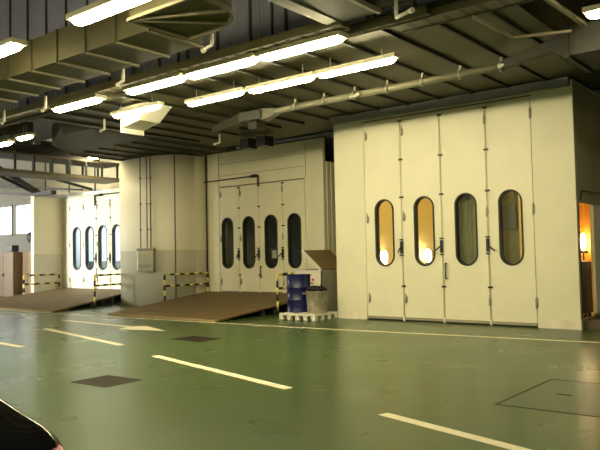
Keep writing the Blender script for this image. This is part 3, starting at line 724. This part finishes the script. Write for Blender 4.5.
# rows of the same lights above and behind the camera, out of frame
GB = 'fluorescent strip lights further back in the workshop'
for j, yy in enumerate((1.8, -1.6, -5.0)):
    for i, xx_ in enumerate((-16, -12, -8, -4, 0, 4)):
        c = dup(f0, (xx_, yy, 4.5), 0, 'ceiling light in a row behind the photographer')
        c['group'] = GB

# duct end; its white colour stands for the tube's glare on it
t = thing('lit_hood', 'flared duct outlet coloured white for the glare of the ceiling light beside it', 'duct outlet', (-11.4, 9.1, 4.3))
b = MB(); b.hull([(-0.72, 0.0, 0.0), (-0.15, 0.0, 0.10), (-0.15, 0.55, 0.10), (-0.72, 0.55, 0.0)], [(-0.72, -0.08, 0.42), (0.22, -0.08, 0.42), (0.22, 0.6, 0.42), (-0.72, 0.6, 0.42)]); b.build('hood_body', WHITE, t)
b = MB(); b.box(-0.75, -0.70, -0.02, 0.57, -0.10, 0.42); b.build('end_flange', WHITE, t)
# crossing duct branch, struts
t = thing('branch_duct', 'dark duct branch running back between the light rows at top centre', 'duct', (-5.0, 6.6, 4.62))
b = MB(); b.box(-0.27, 0.27, -3.5, 1.0, 0.02, 0.42, OLIVE_D); b.build('body', None, t)
ribs('flange', [(-0.47, -0.27, -3.5, 1.0, 0.0, 0.03), (0.27, 0.33, -3.5, 1.0, 0.0, 0.06)], RIB_L, t)
t = thing('branch_duct', 'flat dark duct at the top edge right of centre', 'duct', (-2.6, 5.6, 4.9))
b = MB(); b.box(-1.4, 4.0, -1.5, 0.7, 0, 0.5); b.build('body', OLIVE_D, t)
ribs('underside_rib', [(-1.3+0.9*i, -1.26+0.9*i, -1.5, 0.74, -0.04, 0) for i in range(6)], RIB_L, t)
def rail(name, pts, w, h, m, label, cat):
    b = MB()
    for p, q in zip(pts, pts[1:]): b.bar(p, q, w, h)
    return tag(b.build(name, m), label, cat)
rail('ceiling_strut', [(-2.84, 8.2, 4.6), (-2.77, 9.85, 4.6)], 0.05, 0.05, RIB_L, 'pale strut running back to the light at upper right', 'strut')
rail('ceiling_strut', [(-3.8, 8.5, 4.6), (-3.74, 9.68, 4.6)], 0.035, 0.04, TRAY, 'grey strut left of the pale one at upper right', 'strut')
rail('ceiling_strut', [(-3.74, 9.72, 4.6), (-3.0, 10.0, 4.6)], 0.035, 0.035, TRAY, 'grey bar joining the feet of the upper right struts', 'strut')
# long pale pipe under the flat duct
t = thing('ceiling_pipe', 'long pale pipe running under the flat duct above the tall booth', 'pipe', (-9.3, 10.85, 4.5))
b = MB(); b.tube([(0, 0.0, 0), (0.5, -0.05, 0.0), (4.95, -0.08, 0.0)], 0.065, PIPE, 12); b.build('pipe_run', None, t)
for k in range(7):
    b = MB(); x = 0.62+0.72*k; b.cyl((x-0.03, -0.07, 0), (x+0.03, -0.07, 0), 0.082, None, 12).box(x-0.02, x+0.02, -0.09, -0.05, 0.05, 0.16); b.build('pipe_clamp', STEEL, t)
b = MB(); b.tube([(2.0, -0.11, 0.02), (2.02, -0.16, -0.05), (2.22, -0.16, -0.02)], 0.03); b.build('outlet', WPIPE, t)
b = MB(); b.tube([(4.95, -0.15, 0.02), (4.96, -0.2, -0.02), (5.2, -0.2, 0.0)], 0.03); b.build('outlet', WPIPE, t)
# tapered dark duct continuing right to the corner box
t = thing('corner_duct', 'dark grey tapering duct ending in a box at the right edge', 'duct', (-4.3, 10.7, 4.5))
def ring(x, y, z, r): return [(x, y-r, z-r), (x, y+r, z-r), (x, y+r, z+r), (x, y-r, z+r)]
b = MB(); b.hull(ring(0, 0, 0, 0.06), ring(0.95, -0.35, 0.03, 0.09)); b.hull(ring(0.95, -0.35, 0.03, 0.11), ring(1.2, -0.40, 0.0, 0.20)); b.build('taper', OLIVE_D, t)
b = MB(); b.box(1.2, 4.2, -0.62, 0.45, -0.22, 0.2); b.build('box_section', mat('box_grey', (0.055, 0.056, 0.045), 0.6), t)
b = MB(); b.box(1.16, 1.24, -0.66, 0.49, -0.26, 0.24); b.build('flange', RIB_D, t)
# grey bulge and small box left of pipe
t = thing('duct_junction', 'grey duct junction box hanging above the middle booth', 'duct junction', (-10.2, 11.3, 4.35))
b = MB(); b.box(-0.4, 0.25, -0.2, 0.2, 0.14, 0.34, mat('junction_grey', (0.12, 0.12, 0.11), 0.5)).box(-0.15, 0.1, -0.15, 0.15, -0.05, 0.12, RIB_D); b.build('body', None, t)
b = MB(); b.hull(ring(0.2, 0, 0.24, 0.13), ring(0.95, -0.40, 0.16, 0.06)); b.build('taper', PIPE, t)
b = MB(); b.hull(ring(-0.4, 0, 0.24, 0.12), ring(-1.5, 0.1, 0.15, 0.06)); b.build('spout', OLIVE, t)
# duct above middle booth front and pier
t = thing('flat_duct', 'dark flat duct above the pier and the middle booth', 'duct', (-15, 13, 4.72))
b = MB(); b.prism([(-3.9, -0.6), (-2.6, -2.2), (-1.0, -2.9), (0.35, -2.9), (0.35, 2.2), (-3.9, 2.2)], 0.03, 0.6); b.build('body', OLIVE_D, t)
ribs('underside_rib', [(-3.6+0.75*i, -3.55+0.75*i, -1.0, 2.1, -0.02, 0.03) for i in range(6)], OLIVE, t)
for x_, l_ in ((-12.95, 'left one of two dark duct droppers above the middle booth doors'), (-12.35, 'right one of two dark duct droppers above the middle booth doors')):
    b = MB(); b.box(x_, x_+0.32, 13.6, 13.95, 4.42, 4.69); tag(b.build('duct_dropper', BLACK), l_, 'duct dropper')

# left hall services
t = thing('dark_duct', 'dark duct hanging at left beyond the row of lights', 'duct', (-16, 10.6, 4.3))
b = MB(); b.prism([(-6.5, -1.6), (-1.4, -1.2), (-1.2, -0.6), (-2.6, 0.1), (-3.5, 0.1), (-6.5, 0.1)], 0.55, 0.95); b.build('body', OLIVE_D, t)
ribs('underside_rib', [(-6.2+0.55*i, -6.15+0.55*i, -1.1, 0.1, 0.50, 0.55) for i in range(8)], OLIVE_D, t)
t = thing('service_gantry', 'taupe overhead gantry with posts at left, in front of the bright upper wall', 'gantry', (-19.7, 9.0, 4.18))
TAUPE = mat('gantry_taupe', (0.16, 0.135, 0.085), 0.55, var=0.15)
b = MB(); b.box(-1.15, 0, -2.0, 5.85, 0.0, 0.10); b.build('deck', TAUPE, t)
b = MB(); b.box(-1.15, 0.02, -2.0, 5.85, 0.56, 0.62); b.build('top_chord', TAUPE, t)
for k in range(13):
    b = MB(); y = -1.9+0.62*k; b.box(-0.03, 0.02, y, y+0.06, 0.1, 0.56); b.build('post', RIB_D, t)
for k in range(13):
    b = MB(); y = -1.9+0.62*k; b.box(-1.15, -1.10, y, y+0.06, 0.1, 0.56); b.build('post', RIB_D, t)
t = thing('fan_housing', 'black fan housing box lying on top of the left gantry', 'fan housing', (-19.75, 10.9, 4.81))
b = MB(); b.box(-0.9, 0, 0, 3.0, 0.0, 0.30, bev=0.01); b.build('body', BLACK, t)
b = MB(); b.box(-0.9, 0, -0.06, 0.0, -0.0, 0.32); b.build('end_plate', RIB_L, t)
b = MB(); b.box(-0.5, -0.1, 0.9, 1.9, 0.30, 0.48, bev=0.02); b.build('motor_cover', OLIVE_D, t)
b = MB(); b.box(-24.6, -23.2, 14.2, 14.4, 3.96, 4.10); tag(b.build('steel_beam', BLACK), 'short black steel beam resting on the white wall end at far left', 'beam')
# bright upper wall behind the left booth
UPW = mat('upper_wall_yellow', (0.82, 0.74, 0.46), 0.6)
b = MB(); b.box(-29.6, -18.6, 17.2, 17.4, 4.12, 7.0, UPW)
for k in range(6): b.box(-28.6+1.9*k, -28.55+1.9*k, 17.17, 17.2, 4.12, 7.0, RIB_D)
struct(b.build('wall_upper', None))
for (p, q, w, lbl) in [((-24.1, 12.6, 4.9), (-24.35, 14.4, 4.08), 0.16, 'thick black diagonal brace running down to the white wall end'),
                       ((-24.9, 13.0, 4.75), (-24.6, 14.5, 4.05), 0.10, 'black diagonal brace left of the thick one, meeting the white wall end'),
                       ((-22.6, 13.0, 4.62), (-21.2, 14.6, 4.0), 0.09, 'slim black diagonal brace in front of the bright upper wall')]:
    b = MB(); b.bar(p, q, w, w); tag(b.build('diagonal_brace', BLACK), lbl, 'brace')
t = thing('roof_truss', 'pale louvred truss in the far left hall behind the braces', 'truss', (-30, 16.4, 4.6))
for k in range(4):
    b = MB(); b.bar((-6, 0, 0.9-0.16*k), (5.5, 0, -0.25-0.16*k), 0.06, 0.07); b.build('truss_bar', TRAY if k % 2 else BLACK, t)

# sprinkler drops
def sprk(x, y, z, flip, label):
    t = thing('sprinkler_pipe', label, 'pipe', (x, y, z), radians(-20), 'white sprinkler drops under the ducts')
    b = MB(); b.tube([(0, 0, 0.22), (0, 0, 0), (-0.27*flip, 0, 0.0)], 0.024); b.build('pipe', WPIPE, t)
    b = MB(); b.cyl((-0.27*flip, 0, 0), (-0.31*flip, 0, 0), 0.036, None, 10); b.build('nozzle', WPIPE, t)
for x, y, z, fl, l in [(-9.05, 6.82, 4.36, 1, 'white bent sprinkler pipe under the upper left duct, right of the dark bracket'),
    (-11.7, 7.05, 4.36, 1, 'white bent sprinkler pipe at left, above the lone ceiling light'),
    (-6.78, 6.60, 4.42, 1, 'white bent sprinkler pipe beneath the duct elbow'),
    (-4.35, 7.45, 4.45, -1, 'white bent sprinkler pipe at top right of centre beside the branch duct'),
    (-13.4, 7.15, 4.36, 1, 'white bent sprinkler pipe near the left edge of the photo'),
    (-12.75, 9.1, 4.36, 1, 'white bent sprinkler pipe left of the flared hood'),
    (-12.2, 12.1, 4.34, 1, 'white bent sprinkler pipe above the middle booth'),
    (-21.9, 15.1, 4.32, -1, 'white bent sprinkler pipe over the bright left booth')]:
    sprk(x, y, z, fl, l)

# ------------------------------------------------------------------ black car, only its tail in view
car = thing('car', 'glossy black car, only its rear corner in view at bottom left', 'car', (-2.23, 1.51, 0.015), 0)
e1 = Vector((-0.99, -0.14)).normalized()   # towards the bonnet
e2 = Vector((e1.y, -e1.x))                 # placeholder, fixed below
e2 = Vector((0.14, -0.99)).normalized()    # from far side to near side
def cp(s_, w_, z): return (e1.x*s_+e2.x*w_, e1.y*s_+e2.y*w_, z)
# stations: s, half-width inset at belt, z belt, z top, inset top
W = 1.74
st = [(-0.10, .22, .55, .70, .26), (-0.04, .10, .78, .84, .16), (0.04, .05, .85, .90, .15), (0.14, .04, .88, .94, .16), (0.34, .03, .90, 1.045, .17), (0.6, .01, .92, 1.16, .20), (1.1, 0, .92, 1.34, .26),
      (1.7, 0, .92, 1.44, .29), (2.3, 0, .91, 1.43, .29), (2.8, 0, .90, 1.33, .26), (3.2, 0.01, .88, 1.10, .22), (3.5, .02, .86, .93, .18), (4.1, .05, .78, .84, .18), (4.45, .14, .66, .70, .24), (4.55, .24, .5, .55, .30)]
b = MB(); rings = []
for s_, ins, zb, zt, it in st:
    prof = [(ins+.04, .22), (ins, .45), (ins, .62), (ins+.015, zb-.02), (ins+.05, zb+0.0), (it*0.75+0.02, zb+(zt-zb)*.7), (it+.02, zt-.02), (it+.12, zt), (W/2, zt+.015)]
    full = prof + [(W-p[0], p[1]) for p in prof[-2::-1]]
    rings.append([b.bm.verts.new(cp(s_, p[0], p[1])) for p in full])
for A, B in zip(rings, rings[1:]):
    for k in range(len(A)-1): f = b.bm.faces.new((A[k], A[k+1], B[k+1], B[k])); f.smooth = True
    b.bm.faces.new((A[-1], A[0], B[0], B[-1]))
b.bm.faces.new(rings[0]); b.bm.faces.new(rings[-1][::-1])
body = b.build('body', CARP, car)
m_ = body.modifiers.new('s', 'SUBSURF'); m_.levels = 2; m_.render_levels = 2
b = MB(); b.hull([cp(.38, .34, 1.035), cp(.38, W-.34, 1.035), cp(1.0, W-.42, 1.31), cp(1.0, .42, 1.31)], [cp(.38, .34, 1.05), cp(.38, W-.34, 1.05), cp(1.0, W-.42, 1.325), cp(1.0, .42, 1.325)]); b.build('rear_window', CARG, car)
b = MB(); b.bar(cp(0.42, 0.30, 1.05), cp(0.14, 0.27, 0.955), 0.014, 0.012); b.build('chrome_trim', CHROME, car)
for w0 in (0.10, W-0.48):
    b = MB(); b.hull([cp(-.10, w0+.05, .68), cp(-.12, w0+.38, .68), cp(-.07, w0+.38, .83), cp(-.045, w0+.05, .83)], [cp(.04, w0, .68), cp(.02, w0+.38, .68), cp(.03, w0+.38, .84), cp(.06, w0, .84)]); b.build('tail_light', TAIL, car)
b = MB(); b.hull([cp(-.14, .3, .62), cp(-.14, W-.3, .62), cp(-.14, W-.3, .645), cp(-.14, .3, .645)], [cp(-.08, .3, .62), cp(-.08, W-.3, .62), cp(-.08, W-.3, .645), cp(-.08, .3, .645)]); b.build('chrome_strip', CHROME, car)
b = MB(); b.hull([cp(-.2, .12, .3), cp(-.2, W-.12, .3), cp(-.2, W-.12, .55), cp(-.2, .12, .55)], [cp(.1, .02, .25), cp(.1, W-.02, .25), cp(.1, W-.02, .56), cp(.1, .02, .56)]); b.build('rear_bumper', CARP, car)
for s_ in (0.85, 3.65):
    for w_ in (0.02, W-0.22):
        b = MB(); b.cyl(cp(s_, w_, .31), cp(s_, w_+.2, .31), .31, TYRE, 28); wh = b.build('wheel', None, car)
        b = MB(); b.cyl(cp(s_, w_-.008, .31), cp(s_, w_+.208, .31), .2, ALU, 20); b.build('rim', None, wh)

# ------------------------------------------------------------------ light
w = bpy.data.worlds.new('world'); S.world = w; w.use_nodes = True
w.node_tree.nodes['Background'].inputs[0].default_value = (0.9, 0.95, 1.0, 1); w.node_tree.nodes['Background'].inputs[1].default_value = 0.3
def area(name, loc, target, sx, sy, power, col):
    l = bpy.data.lights.new(name, 'AREA'); l.shape = 'RECTANGLE'; l.size = sx; l.size_y = sy; l.energy = power; l.color = col
    o = bpy.data.objects.new(name, l); COL.objects.link(o); o.location = loc
    o.rotation_euler = (Vector(target)-Vector(loc)).to_track_quat('-Z', 'Y').to_euler(); return o
area('daylight_through_left_opening', (-47.0, 6.8, 3.3), (-22, 14, 1.5), 7, 4.4, 750, (1.0, 0.96, 0.86))
dl = area('left_booth_fill', (-31.0, -11.5, 3.6), (-22.2, 15.3, 2.0), 6, 4.0, 240, (1.0, 0.95, 0.80)); dl.data.spread = radians(24)  # unseen fill lamp added to brighten the left booth and pier

# ------------------------------------------------------------------ camera
f_ = 690.0
yaw = math.atan2(553, 690); pitch = math.atan(30/690); roll = 0.021
F = Vector((-sin(yaw)*cos(pitch), cos(yaw)*cos(pitch), sin(pitch)))
Rr = F.cross(Vector((0, 0, 1))).normalized(); U = Rr.cross(F)
R2 = Rr*cos(roll) - U*sin(roll); U2 = U*cos(roll) + Rr*sin(roll)
cam = bpy.data.cameras.new('camera'); co = bpy.data.objects.new('camera', cam); COL.objects.link(co)
co.matrix_world = Matrix(((R2.x, U2.x, -F.x, 0), (R2.y, U2.y, -F.y, 0), (R2.z, U2.z, -F.z, 1.5), (0, 0, 0, 1)))
cam.sensor_width = 36; cam.lens = f_/600*36; cam.clip_start = 0.05; cam.clip_end = 200
S.camera = co
vs = S.view_settings; vs.view_transform = 'Standard'; vs.look = 'None'; vs.gamma = 1; vs.use_curve_mapping = False; vs.exposure = 0.9
